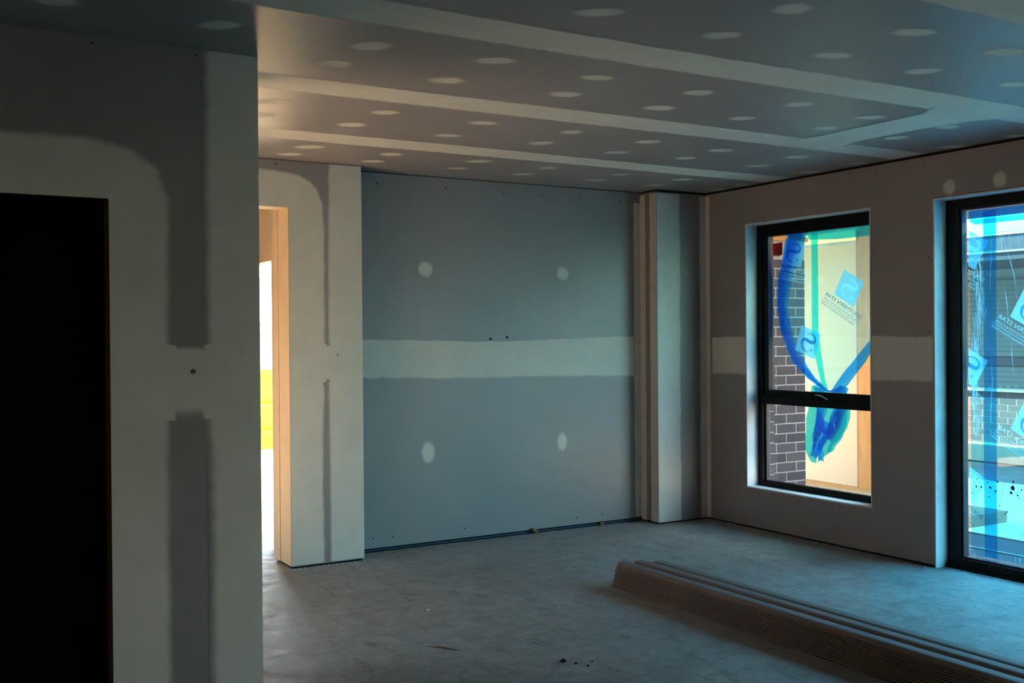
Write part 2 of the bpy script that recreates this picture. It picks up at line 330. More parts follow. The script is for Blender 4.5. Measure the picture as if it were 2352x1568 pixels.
screws('screw_heads', fr, [(5.05, 2.083), (5.056, 1.766), (6.372, 2.031), (6.365, 1.707), (6.124, 2.446), (5.728, 2.435), (5.342, 2.44), (5.058, 0.98), (5.064, 0.632), (6.369, 0.763), (6.372, 0.466), (6.192, 0.279), (5.777, 0.281), (5.448, 0.277), (4.608, 1.551), (4.607, 0.755), (4.612, 2.038), (6.391, 2.639), (5.913, 2.63), (5.563, 2.645), (5.046, 2.64), (4.652, 2.644), (6.622, 0.046), (5.257, 0.014), (4.704, 0.021)], wr, 0.005)
# lining boards around the openings
def lining(name, parent, y0, y1, z0, z1, sill=True):
    bx = [(5.918, 6.04, y0, y0+0.010, z0, z1), (5.918, 6.04, y1-0.010, y1, z0, z1), (5.918, 6.04, y0+.010, y1-.010, z1-0.010, z1)]
    if sill: bx.append((5.912, 6.04, y0+.010, y1-.010, z0, z0+0.012))
    for b in bx: link('reveal_lining', B(b), 'lining', parent)
# ---------------------------------------------------------------- window 1 (awning sash over fixed pane)
XF = 6.035
w1 = struct(link('window_1', B((XF, 6.11, 5.096, 5.150, 0.330, 2.406), (XF, 6.11, 6.272, 6.327, 0.330, 2.406), (XF, 6.11, 5.150, 6.272, 2.350, 2.406),
     (XF, 6.11, 5.150, 6.272, 0.330, 0.362), (XF-0.004, 6.11, 5.150, 6.272, 0.985, 1.045)), 'frame_black'), 'black framed window in the right wall, awning sash over a fixed pane')
lining('reveal_lining', w1, 5.086, 6.3367, 0.3176, 2.4159)
link('sash', B((XF+.012, 6.10, 5.151, 5.19, 1.046, 2.349), (XF+.012, 6.10, 6.215, 6.271, 1.046, 2.349), (XF+.012, 6.10, 5.19, 6.215, 2.312, 2.349), (XF+.008, 6.10, 5.19, 6.215, 1.046, 1.098)), 'frame_black', w1)
link('glazing_bead', B((XF+.02, 6.09, 6.252, 6.271, 0.363, 0.984), (XF+.02, 6.09, 5.151, 5.17, 0.363, .984), (XF+.02, 6.09, 5.17, 6.252, 0.363, 0.376)), 'bead_dark', w1)
link('sill_track', B((XF-0.012, XF-.001, 5.10, 6.32, 0.330, 0.340), (XF-0.006, XF-.001, 5.10, 6.32, 0.350, 0.356)), 'frame_black', w1)
link('glass_pane', B((6.066, 6.070, 5.19, 6.215, 1.098, 2.312)), 'glass', w1)
link('glass_pane', B((6.066, 6.070, 5.17, 6.252, 0.376, 0.985)), 'glass', w1)
(hy, hz), (hy2, hz2) = [(5.688, 1.078), (5.535, 1.063)]
bm = bmesh.new(); box(bm, 6.012, XF-.004, hy-0.012, hy+0.03, hz-0.030, hz-0.002)
hd = link('latch', bm, 'frame_black', w1, bevel=0.003)
bm = bmesh.new(); L = [(hy, hz), (hy-0.03, hz), (hy-0.06, hz-0.004), (hy-0.09, hz-0.016), (hy-0.125, hz-0.026)]
for s in range(4):
    (a, b), (c, d) = L[s], L[s+1]
    v = [bm.verts.new((x, y, z+dz)) for (y, z) in ((a, b), (c, d)) for x in (6.002, 6.012) for dz in (-0.004, 0.004)]
    for f in ((0, 1, 3, 2), (4, 6, 7, 5), (0, 4, 5, 1), (2, 3, 7, 6), (0, 2, 6, 4), (1, 5, 7, 3)): bm.faces.new([v[i] for i in f])
link('latch_lever', bm, 'chrome', hd, label='pale metal latch lever')
q = [(6.194, 2.253), (6.085, 2.258), (6.086, 2.163), (6.114, 2.154), (6.185, 2.159)]
bm = bmesh.new(); bm.faces.new([bm.verts.new((6.0735, a, b)) for a, b in q])
g = bmesh.ops.extrude_face_region(bm, geom=list(bm.faces)); bmesh.ops.translate(bm, vec=(0.0015, 0, 0), verts=[v for v in g['geom'] if isinstance(v, bmesh.types.BMVert)])
stk = link('sticker', bm, 'red_film', w1, label='small dark red sticker')
bm = bmesh.new()
for k in range(6): box(bm, 6.0725, 6.0733, q[1][0]+0.03, q[0][0]-0.02, q[0][1]-0.035-0.014*k, q[0][1]-0.032-0.014*k)
box(bm, 6.0725, 6.0733, q[0][0]-0.035, q[0][0]-0.02, q[0][1]-0.02, q[0][1]-0.006)
link('sticker_print', bm, 'dark_bit', stk)
# ---------------------------------------------------------------- window 2 (full height, glazed to the floor)
w2 = struct(link('window_2', B((XF, 6.12, 4.470, 4.5657, 0.0, 2.407), (XF, 6.12, 2.16, 2.255, 0.0, 2.407), (XF, 6.12, 2.255, 4.470, 2.345, 2.407),
     (XF-.01, 6.12, 2.255, 4.470, 0.0, 0.066), (XF+.005, 6.12, 3.33, 3.38, 0.066, 2.345)), 'frame_black'), 'tall black framed glazed door panel at the right edge reaching the floor')
for b in ((5.918, 6.04, 4.5657, 4.5757, 0, 2.4172), (5.918, 6.04, 2.15, 2.16, 0, 2.4172), (5.918, 6.04, 2.16, 4.5657, 2.407, 2.4172)):
    link('reveal_lining', B(b), 'lining', w2)
link('glazing_bead', B((XF+.015, 6.09, 4.455, 4.469, .067, 2.344), (XF+.015, 6.09, 3.381, 4.455, .067, .080), (XF+.015, 6.09, 3.381, 4.455, 2.334, 2.344)), 'bead_dark', w2)
link('floor_track', B((XF-.030, XF-.011, 2.2, 4.56, 0.0, 0.014), (XF-.030, XF-.024, 2.2, 4.56, 0.014, 0.02)), 'frame_black', w2)
link('glass_pane', B((6.066, 6.070, 3.381, 4.455, 0.08, 2.334)), 'glass', w2)
link('glass_pane', B((6.066, 6.070, 2.256, 3.329, 0.067, 2.344)), 'glass', w2)
w3 = struct(link('window_fill', B((XF, 6.12, W3a, W3a+.06, .4, 2.43), (XF, 6.12, W3b-.06, W3b, .4, 2.43), (XF, 6.12, W3a+.06, W3b-.06, 2.37, 2.43), (XF, 6.12, W3a+.06, W3b-.06, .4, .46)), 'frame_black'), 'added black framed fill window behind the camera in the right wall')
link('glass_pane', B((6.066, 6.070, W3a+.06, W3b-.06, .46, 2.37)), 'glass', w3)
# ---------------------------------------------------------------- foreground wall with the dark opening (a closet stands behind it)
wf = struct(empty('wall_left'), 'near left plasterboard wall with a dark door opening and pale filled edges')
YF = 4.3754
link('wall_frame', B((-2.1, -0.06, YF+.011, YF+.10, 0, H), (-0.06, 0.775, YF+.011, YF+.10, 2.10, H), (0.775, 1.35, YF+.011, YF+.10, 0, H), (1.255, 1.350, YF+.10, 4.85, 0, H),
     (-2.1, 1.255, 4.76, 4.85, 0, H), (-2.1, -2.0, YF+.1, 4.76, 0, H)), 'dark_core', wf)  # closet inside coloured near-black to hold its deep shade
link('plasterboard', B((-2.1, -0.07, YF, YF+.010, 0.012, H)), 'plaster', wf)
link('plasterboard', B((-0.07, 0.763, YF, YF+.010, 2.0912, H)), 'plaster', wf)
link('plasterboard', B((0.763, 1.3615, YF, YF+.010, 0.012, 1.36)), 'plaster', wf)
link('plasterboard', B((0.763, 1.3615, YF, YF+.010, 1.361, H)), 'plaster', wf)
link('plasterboard', B((1.351, 1.3615, YF+.0105, 4.8495, 0.012, H)), 'plaster', wf)
link('plasterboard', B((-2.1, 1.3615, 4.85, 4.861, 0.012, H)), 'plaster', wf)
link('opening_edge', B((0.7635, 0.7745, YF+.0105, YF+.11, 0, 2.0912)), 'timber_dark', wf)
ff = plane('Y', YF-0.0008)
zf = (0.014, 0.35, 0.7, 1.05, 1.20, 1.36, 1.52, 1.7, 1.9, 2.1, 2.3, 2.5, H-.002)
ribbon('corner_band', ff, [(1.128 + (0.008 if z < 1.2 else -0.004), z) for z in zf], [(1.3610, z) for z in zf], wf, 0.05, 0.004)
rt = [(0.382, 2.341), (0.686, 2.345), (0.848, 2.313), (0.964, 2.235), (1.008, 2.116), (1.013, 2.0), (1.006, 1.6), (1.003, 1.3), (1.000, 0.8), (1.004, 0.3), (1.004, 0.014)]
ri = [(0.35, 2.092), (0.6, 2.092), (0.72, 2.092), (0.763, 2.091), (0.7632, 2.06), (0.7632, 1.95), (0.7632, 1.6), (0.7632, 1.3), (0.7632, 0.8), (0.7632, 0.3), (0.7632, 0.014)]
mx_ = lambda L_: [(0.693-a, b) for a, b in reversed(L_)]     # the opening is trimmed alike on its left side
fo = mx_(rt)+rt; fi = mx_(ri)+ri
ribbon('opening_band', ff, fo, fi, wf, 0.045, 0.003)
ff2 = plane('Y', YF-0.0016)
ribbon('joint_band', ff2, [(x, 1.517) for x in (0.93, 1.0, 1.14, 1.22)], [(x, 1.212) for x in (0.93, 1.0, 1.14, 1.22)], wf, 0.03, 0.002, 0.06, (1.015, 1.13))
screws('screw_heads', ff, [(0.707, 2.692), (1.104, 2.695), (1.134, 2.731)], wf, 0.0045)
bm = bmesh.new(); bmesh.ops.create_cone(bm, cap_ends=True, segments=12, radius1=0.012, radius2=0.009, depth=0.004, matrix=Matrix.Translation((1.083, YF-0.002, 1.408)) @ Matrix.Rotation(math.pi/2, 4, 'X'))
link('filled_screw', bm, 'cladding', wf)
# ---------------------------------------------------------------- hall wall: the stub with the bright doorway
wh = struct(empty('wall_hall'), 'short plastered wall with the bright tall doorway left of the back wall')
YS = 6.8249
link('wall_frame', B((-0.4, 1.349, YS+.011, 7.02, 0, H), (1.35, 2.335, YS+.011, 7.00, 2.418, H), (2.335, 2.832, YS+.011, 7.14, 0, H)), 'dark_core', wh)
link('plasterboard', B((-0.4, 1.3599, YS, YS+.010, 0.012, H-.004)), 'plaster', wh)
link('plasterboard', B((1.36, 2.3239, YS, YS+.010, 2.4063, H-.004)), 'plaster', wh)
link('plasterboard', B((2.324, 2.8432, YS, YS+.010, 0.014, 1.36)), 'plaster', wh)
link('plasterboard', B((2.324, 2.8432, YS, YS+.010, 1.361, H-.004)), 'plaster', wh)
link('plasterboard', B((2.833, 2.8432, YS+.0105, 7.033, 0.014, H-.004)), 'plaster', wh)
link('doorway_lining', B((2.3235, 2.3345, YS+.0105, 7.045, 0.016, 2.4063)), 'cream_bounce', wh)
link('doorway_lining', B((2.3180, 2.3345, 7.046, 7.15, 0.016, 2.60)), 'cream_bounce', wh)
link('doorway_lining', B((1.36, 2.323, YS+.0105, 7.00, 2.4063, 2.4173)), 'cream_bounce', wh)
link('doorway_lining', B((1.349, 1.3600, YS+.0105, 7.02, 0.016, 2.4063)), 'cream_bounce', wh)
fh = plane('Y', YS-0.0008)
ho = [(1.15, 0.3), (1.15, 1.2), (1.15, 2.3), (1.32, 2.6), (1.6, 2.665), (2.142, 2.663), (2.378, 2.644), (2.47, 2.605), (2.53, 2.552), (2.572, 2.45), (2.585, 2.25), (2.584, 1.9), (2.580, 1.5), (2.555, 1.35), (2.577, 1.2), (2.565, 0.9), (2.562, 0.5), (2.566, 0.2), (2.566, 0.02)]
hi = [(1.36, 0.3), (1.36, 1.2), (1.36, 2.3), (1.36, 2.406), (1.6, 2.406), (2.10, 2.406), (2.28, 2.406), (2.31, 2.406), (2.324, 2.406), (2.324, 2.35), (2.324, 2.2), (2.324, 1.9), (2.324, 1.5), (2.324, 1.35), (2.324, 1.2), (2.324, 0.9), (2.324, 0.5), (2.324, 0.2), (2.324, 0.02)]
ribbon('opening_band', fh, ho, hi, wh, 0.03, 0.003)
zh = (0.02, 0.4, 0.8, 1.15, 1.25, 1.45, 1.55, 2.0, 2.2, 2.4, 2.6, H-.006)
xh = (2.590, 2.592, 2.590, 2.586, 2.585, 2.588, 2.588, 2.590, 2.592, 2.595, 2.597, 2.600)
ribbon('corner_band', fh, [(x-.004, z) for x, z in zip(xh, zh)], [(2.843, z) for z in zh], wh, 0.03, 0.002)
ribbon('joint_band', plane('Y', YS-.0016), [(x, 1.50) for x in (2.53, 2.58, 2.60, 2.65)], [(x, 1.24) for x in (2.53, 2.58, 2.60, 2.65)], wh, 0.03, 0.002, 0.03, (2.574, 2.602))
screws('screw_heads', plane('Y', YS-.0022), [(2.659, 1.42), (2.24, 2.69)], wh, 0.006)
# room beyond the hall, with the outside door opening in its right wall
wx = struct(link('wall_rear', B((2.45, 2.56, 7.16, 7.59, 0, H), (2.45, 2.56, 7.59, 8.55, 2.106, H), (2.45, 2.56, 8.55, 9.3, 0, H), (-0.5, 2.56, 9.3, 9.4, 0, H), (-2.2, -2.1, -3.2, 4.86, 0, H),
     (-0.5, -0.4, 7.02, 7.2, 0, H), (-0.5, -0.4, 7.95, 9.3, 0, H), (-0.5, -0.4, 7.2, 7.95, 2.2, H), (-0.4, -0.3, 4.861, 5.2, 0, H), (-0.4, -0.3, 5.98, 6.82, 0, H), (-0.4, -0.3, 5.2, 5.98, 2.1, H), (2.336, 2.45, 7.141, 7.16, 0, H)), 'cream_bounce'), 'warm lit walls of the room beyond the doorway')  # unseen left opening of this room added to let warm sun in
bm = bmesh.new(); gr_ = [[bm.verts.new((-0.28+1.62*i/12, 4.92+1.84*j/10, 0.004+0.004*math.sin(i*1.7+j)+R.uniform(0, .004))) for j in range(11)] for i in range(13)]
for i in range(12):
    for j in range(10): bm.faces.new((gr_[i][j], gr_[i+1][j], gr_[i+1][j+1], gr_[i][j+1]))
tag(link('bounce_sheet', bm, 'bounce_cloth', smooth=True), 'added unseen cream bounce sheet on the hall floor behind the near left wall', 'bounce sheet')  # unseen pale sheet added to bounce sun up to the ceiling
struct(link('wall_front', B((-2.2, 6.06, -3.3, -3.2, 0, H)), 'plaster'), 'plasterboard wall behind the camera')
# ---------------------------------------------------------------- outside: ground, eave, porch
gr = struct(link('ground', B((-30, 60, -30, 60, -0.35, -0.122)), 'dirt'), 'bare pale ground around the house', 'ground')
gc = struct(link('path', B((7.65, 10.5, -8, 9.0, -0.121, -0.10)), 'concrete_out'), 'pale concrete driveway outside the tall window', 'driveway')
struct(link('path.001', B((2.57, 9.0, 7.17, 25, -0.121, -0.06)), 'yard_sunwarm'), 'sunlit concrete yard beyond the rear opening', 'yard')
struct(link('trim_1', B((6.06, 6.18, 2.0, 6.88, -0.121, -0.01)), 'concrete_out'), 'slab edge under the windows', 'edge')
eave = struct(link('roof', B((-2.25, 6.75, -4, 4.87, H+0.26, H+0.42), (-0.5, 6.75, 4.87, 7.4, H+0.26, H+0.42), (-0.5, 2.70, 7.4, 9.8, H+0.26, H+0.42)), 'fascia'), 'roof slab over the room with its eave', 'roof')
link('eave_lining', B((6.06, 6.74, -4, 5.6, 2.60, 2.62)), 'orange_timber', eave)
link('window_head_timber', B((6.13, 6.20, 2.15, 5.1, 2.345, 2.60)), 'orange_timber', eave)
por = struct(link('wall_porch', B((6.06, 7.137, 6.8825, 7.0, -0.12, 2.6)), 'mortar'), 'purple-grey brick porch wall outside the smaller window', 'wall')
BL, BH, J = 0.230, 0.076, 0.010
def brick_mesh(l, d=0.11, h=BH):
    bm = bmesh.new(); box(bm, 0, l, 0, d, 0, h); bmesh.ops.bevel(bm, geom=list(bm.edges), offset=0.003, segments=1, affect='EDGES')
    me = bpy.data.meshes.new('brick'); bm.to_mesh(me); bm.free(); me.materials.append(M['brick']); return me
BM = {}
def brick(parent, loc, l, rz=0.0):
    l = round(l, 3)
    if l not in BM: BM[l] = brick_mesh(l)
    o = bpy.data.objects.new('brick', BM[l]); COL.objects.link(o); o.parent = parent
    o.location = (loc[0], loc[1]+(R.uniform(-.001, .001) if rz == 0 else 0), loc[2]); o.rotation_euler[2] = rz
for c in range(27):
    z = -0.115+c*0.086; x = 7.140; first = True
    off = 0.12 if c % 2 else 0.240
    while x > 6.07:
        l = (0.110 if c % 2 else BL) if first else BL
        x0_ = max(6.062, x-l)
        if x-x0_ > 0.03: brick(por, (x0_, 6.880, z), x-x0_)
        x = x0_-J; first = False
# brick reveal outside window 1 (bricks seen end-on beside the frame)
rev = struct(link('wall_reveal', B((6.112, 6.229, 6.345, 6.876, -0.11, 2.6)), 'mortar'), 'narrow brick reveal just outside the smaller window', 'wall')
for c in range(31):
    brick(rev, (6.232, 6.340, -0.115+c*0.086), BL, math.pi/2) if c % 2 else brick(rev, (6.232, 6.340, -0.115+c*0.086), 0.11, math.pi/2)
rev2 = struct(link('wall_reveal.001', B((6.125, 6.22, 4.60, 5.05, -0.11, 2.6)), 'mortar'), 'narrow brick pier between the two windows outside', 'wall')
for c in range(31):
    brick(rev2, (6.235, 4.588, -0.115+c*0.086), BL if c % 2 else 0.11, math.pi/2)
# porch soffit boards and beam
ps = struct(link('roof_porch', B((6.06, 9.6, 5.2, 9.6, 2.70, 2.95)), 'fascia'), 'orange timber porch soffit outside the smaller window', 'soffit')
for k in range(9):
    link('soffit_board', B((6.08+k*0.24, 6.08+k*0.24+0.232, 5.62, 8.0, 2.68, 2.699)), 'orange_timber', ps)
link('soffit_beam', B((6.06, 7.14, 6.80, 6.878, 2.44, 2.56)), 'orange_timber', ps)
link('soffit_beam', B((6.06, 7.14, 6.84, 6.878, 2.36, 2.40)), 'orange_timber', ps)
link('porch_floor', B((6.19, 8.32, 5.7, 9.5, -0.12, -0.002)), 'porch_tile', ps)
# cream front door with timber frame
dr = struct(empty('door_1', (8.32, 7.6, 0)), 'cream door panel standing in the porch beyond the smaller window', 'door')
def loc(o, p=(8.32, 7.6, 0)): o.location = (-p[0], -p[1], -p[2]); return o
loc(link('door_leaf', B((8.32, 8.36, 7.33, 8.95, 0.012, 2.43)), 'cream_panel', dr))
loc(link('door_head', B((8.28, 8.37, 7.30, 9.0, 2.46, 2.56)), 'cream_bounce', dr)); loc(link('door_head', B((8.25, 8.37, 7.0, 9.0, 2.60, 2.68)), 'cream_bounce', dr))
loc(link('door_jamb', B((8.30, 8.37, 7.17, 7.29, -0.002, 2.60)), 'timber', dr)); loc(link('door_jamb', B((8.31, 8.37, 7.295, 7.325, -0.002, 2.46)), 'timber_dark', dr))
loc(link('door_jamb', B((8.285, 8.37, 7.00, 7.16, -0.002, 2.60)), 'timber', dr))
loc(link('door_sill', B((8.18, 8.32, 6.98, 8.9, -0.002, 0.010)), 'timber', dr))
tag(struct(link('wall_garage', B((8.375, 8.5, 7.0, 11.5, -0.12, 2.70)), 'render_white'), 'pale wall behind the cream porch door', 'wall'))
tag(link('gravel', B((6.3, 8.17, 6.2, 6.79, -0.001, 0.012)), 'gravel'), 'dark gravel strip on the porch floor below the smaller window', 'gravel', None, 'stuff')
# ---------------------------------------------------------------- the neighbouring house
nh = tag(empty('neighbour_house', (12.1, 8, -0.1)), 'low house with pale boards over purple brick across the driveway', 'house')
def nl(name, bm, mt): return loc(link(name, bm, mt, nh), (12.1, 8, -0.1))
nl('house_wall', B((12.194, 16, 0, 14, -0.1, 2.42)), 'mortar')
for k in range(22):
    z = 0.785+k*0.064
    if 1.11 < z+.03 < 1.22: continue
    nl('weatherboard', B((12.115, 12.195, 0.2, 13.8, z, z+0.060)), 'cladding')
nl('dark_rail', B((12.08, 12.19, 0.1, 13.9, 1.12, 1.215)), 'fascia_dark')
nl('fascia_board', B((10.80, 10.86, -0.3, 14.3, 2.355, 2.63)), 'fascia_dark')
nl('gutter', B((10.765, 10.798, -0.3, 14.3, 2.43, 2.452)), 'gutter')
nl('eave_soffit', B((10.85, 12.2, -0.3, 14.3, 2.33, 2.354)), 'fascia_dark')
bm = bmesh.new(); v = [bm.verts.new(p_) for p_ in ((10.76, -0.4, 2.66), (10.76, 14.4, 2.66), (13.5, 14.4, 3.15), (13.5, -0.4, 3.15), (10.76, -0.4, 2.645), (10.76, 14.4, 2.645), (13.5, 14.4, 3.12), (13.5, -0.4, 3.12))]
for f in ((0, 3, 2, 1), (4, 5, 6, 7), (0, 1, 5, 4), (1, 2, 6, 5), (2, 3, 7, 6), (3, 0, 4, 7)): bm.faces.new([v[i] for i in f])
rf = nl('roof_sheet', bm, 'roof_pale')
for k in range(11):
    z = -0.1+k*0.080; y = 6.9 + (0.12 if k % 2 else 0)
    while y < 10.6:
        o = bpy.data.objects.new('brick', BM.setdefault(0.23, brick_mesh(0.23))); COL.objects.link(o); o.parent = nh
        o.location = (12.30-12.1, y-8, z+0.1); o.rotation_euler[2] = math.pi/2; y += 0.24
nl('footing', B((12.02, 12.19, 0, 14, -0.1, 0.12)), 'footing')
# things on the driveway
tag(link('block_stack', B((7.88, 8.28, 4.80, 5.22, -0.10, 0.07), (7.90, 8.29, 4.83, 5.20, 0.075, 0.20)), 'shed_blue', bevel=0.01), 'dark blue-grey blocks stacked on the driveway beyond the tall window', 'blocks')
tag(link('timber_offcut', B((7.95, 8.15, 5.80, 6.15, -0.0995, -0.03)), 'bed_soil', bevel=0.005), 'low dark block on the driveway seen low through the tall window', 'block')  # low dark box where the driveway has a dark smudge
tag(link('soil_bed', B((6.2, 7.60, -6, 5.6, -0.121, -0.098)), 'bed_soil'), 'ground strip coloured dark for eave shade along the outside of the tall window', 'shade strip', None, 'stuff')  # plain ground; the eave's shade is put into its dark colour
for x, lb in ((7.62, 'outer'), (7.10, 'inner')):
    tag(link('edging_board', B((x, x+0.022, -4, 5.6, -0.0975, -0.088)), 'edging'), f'{lb} pale edging board along the dark shade strip outside the tall window', 'edging', 'edging boards outside the tall window')
# ---------------------------------------------------------------- yellow skip and yard fence seen through the rear opening
sk = tag(empty('skip_bin', (5.0, 15.4, -0.06)), 'yellow steel rubble skip outside beyond the bright doorway', 'skip')
bm = bmesh.new()
v = [bm.verts.new(p_) for p_ in ((-1.2, -0.55, .12), (1.2, -.55, .12), (1.2, .8, .12), (-1.2, .8, .12), (-1.7, -.75, 1.12), (1.7, -.75, 1.12), (1.7, 1.0, 1.12), (-1.7, 1.0, 1.12))]
for f in ((0, 3, 2, 1), (0, 1, 5, 4), (1, 2, 6, 5), (2, 3, 7, 6), (3, 0, 4, 7)): bm.faces.new([v[i] for i in f])
link('skip_body', bm, 'yellow_paint', sk)
link('skip_rim', B((-1.74, 1.74, -.80, -.74, 1.07, 1.15), (-1.74, 1.74, 1.0, 1.06, 1.07, 1.15)), 'yellow_paint', sk)
link('skip_rib', B((-1.5, 1.5, -.76, -.70, .62, .66)), 'orange_paint', sk); link('skip_rib', B((-1.3, 1.3, -.66, -.58, .24, .28)), 'orange_paint', sk)
link('skip_base', B((-1.25, 1.25, -.52, .75, 0.0, .13)), 'orange_paint', sk)
rb = bmesh.new()
for k in range(60):
    x, y, s = R.uniform(-1.5, 1.5), R.uniform(-.65, .85), R.uniform(.05, .14)
    bmesh.ops.create_icosphere(rb, subdivisions=1, radius=s, matrix=Matrix.Translation((x, y, 1.08+R.uniform(-.03, .06))) @ Matrix.Rotation(R.uniform(0, 3), 4, 'X'))
tag(link('rubble', rb, 'rubble', sk), kind='stuff')
sf = tag(empty('side_fence', (-2.7, 6.0, -0.12)), 'added unseen dark paling fence blocking sky beside the hall opening', 'fence')  # unseen fence added to keep low sky out of the hall
for k in range(30): link('paling', B((0, 0.02, -3+k*0.2, -3+k*0.2+0.19, 0.02, 2.6)), 'fascia', sf)
link('fence_rail', B((-0.05, 0, -3, 3, 1.9, 2.0)), 'fascia', sf)
fn = tag(empty('yard_fence', (6.0, 19.0, -0.06)), 'pale steel panel fence behind the yellow skip', 'fence')
for k in range(8):
    link('fence_panel', B((-4+k*1.0, -4+k*1.0+0.985, 0, 0.04, 0.05, 1.75)), 'steel_pale', fn)
    link('fence_panel', B((-4+k*1.0, -4+k*1.0+0.985, 0, 0.04, 1.95, 2.60)), 'steel_pale', fn)
link('fence_rail', B((-4, 4, -0.03, 0.0, 1.78, 1.90)), 'rubble', fn); link('fence_rail', B((-4, 4, -0.03, 0.0, 2.62, 2.68)), 'rubble', fn)
# ---------------------------------------------------------------- protective film on window 1
XW = 6.122
def curtain(name, xw, rows, mt, parent, nx=14, amp=0.01, fr=11.0, ph=0.0, sub=3, label=None):
    """rows: (z, y_left, y_right); a hanging sheet with soft folds"""
    rr2 = []
    for (z, a, b), (z2, a2, b2) in zip(rows, rows[1:]):
        for k in range(sub): s = k/sub; rr2.append((z+(z2-z)*s, a+(a2-a)*s, b+(b2-b)*s))
    rr2.append(rows[-1]); bm = bmesh.new(); grid = []
    for (z, a, b) in rr2:
        grid.append([bm.verts.new((xw+amp*(0.5+0.5*math.sin(fr*(a+(b-a)*k/nx)*3+ph+2.1*math.sin(z*5+ph)))+R.uniform(0, amp*.25), a+(b-a)*k/nx, z)) for k in range(nx+1)])
    for r1, r2 in zip(grid, grid[1:]):
        for k in range(nx): bm.faces.new((r1[k], r1[k+1], r2[k+1], r2[k]))
    return link(name, bm, mt, parent, smooth=True, label=label)
f1 = tag(empty('protective_film', (0, 0, 0)), 'torn translucent blue film bunched to a point outside the smaller window', 'film')
L1 = [(6.09, 2.329), (6.134, 2.147), (6.192, 1.978), (6.209, 1.77), (6.172, 1.562), (6.112, 1.424), (6.057, 1.322), (5.898, 1.197), (5.743, 1.119)]
R1 = [(5.259, 2.323), (5.261, 2.088), (5.262, 1.931), (5.264, 1.743), (5.265, 1.555), (5.277, 1.467), (5.337, 1.382), (5.488, 1.229), (5.627, 1.124)]
rows1 = [(a[1], a[0], b[0]) for a, b in zip(L1, R1)]
curtain('film_sheet', XW, rows1, 'film_clear', f1, 18, 0.008, 3.0)
A = [(6.081, 2.328), (6.134, 2.147), (6.192, 1.978), (6.209, 1.77), (6.172, 1.562), (6.098, 1.424), (6.043, 1.322), (5.889, 1.197), (5.722, 1.107)]
Bq = [(5.879, 2.321), (5.962, 2.102), (6.047, 1.936), (6.095, 1.75), (6.05, 1.595), (5.991, 1.442), (5.919, 1.338), (5.808, 1.213), (5.679, 1.112)]
for k in range(2): curtain('film_fold', XW+0.012+0.008*k, [(a[1], a[0], b[0]-(0.0 if k == 0 else 0.3*(b[0]-a[0]))) for a, b in zip(A, Bq)], 'film_blue', f1, 6, 0.006, 6.0, k)
A = [(5.289, 1.474), (5.365, 1.391), (5.447, 1.307), (5.53, 1.234), (5.614, 1.15), (5.657, 1.109)]
Bq = [(5.265, 1.492), (5.27, 1.43), (5.326, 1.354), (5.402, 1.276), (5.493, 1.171), (5.552, 1.094)]
curtain('film_fold', XW+0.012, [(0.5*(a[1]+b[1]), a[0], b[0]) for a, b in zip(A, Bq)], 'film_blue', f1, 5, 0.006, 6.0, 1)
A = [(5.826, 2.319), (5.824, 1.959), (5.823, 1.559), (5.79, 1.36), (5.743, 1.195), (5.709, 1.107)]
Bq = [(5.76, 2.317), (5.758, 1.956), (5.757, 1.559), (5.728, 1.361), (5.695, 1.197), (5.662, 1.109)]
curtain('film_stripe', XW-0.006, [(a[1], a[0], b[0]) for a, b in zip(A, Bq)], 'film_teal', f1, 2, 0.002)
bunch = [(5.827, 1.142), (5.873, 0.973), (5.901, 0.837), (5.919, 0.751), (5.911, 0.651), (5.889, 0.592), (5.867, 0.547)]
bunch2 = [(5.518, 1.154), (5.499, 0.993), (5.5, 0.864), (5.563, 0.769), (5.648, 0.674), (5.704, 0.63), (5.801, 0.547)]
def shard(name, x, pts, mt, dep=0.035):
    """a crumpled facet of film: fan of triangles whose corners stand at different depths"""
    cy = sum(a for a, b in pts)/len(pts); cz = sum(b for a, b in pts)/len(pts); bm = bmesh.new()
    ring = [bm.verts.new((x+R.uniform(0, dep), a, b)) for a, b in pts]
    mid = [bm.verts.new((x+R.uniform(0, dep), cy+(a-cy)*R.uniform(.4, .6), cz+(b-cz)*R.uniform(.4, .6))) for a, b in pts]
    c = bm.verts.new((x+dep, cy, cz)); n = len(pts)
    for k in range(n):
        k2 = (k+1) % n; bm.faces.new((ring[k], ring[k2], mid[k2], mid[k])); bm.faces.new((mid[k], mid[k2], c))
    return link(name, bm, mt, f1)
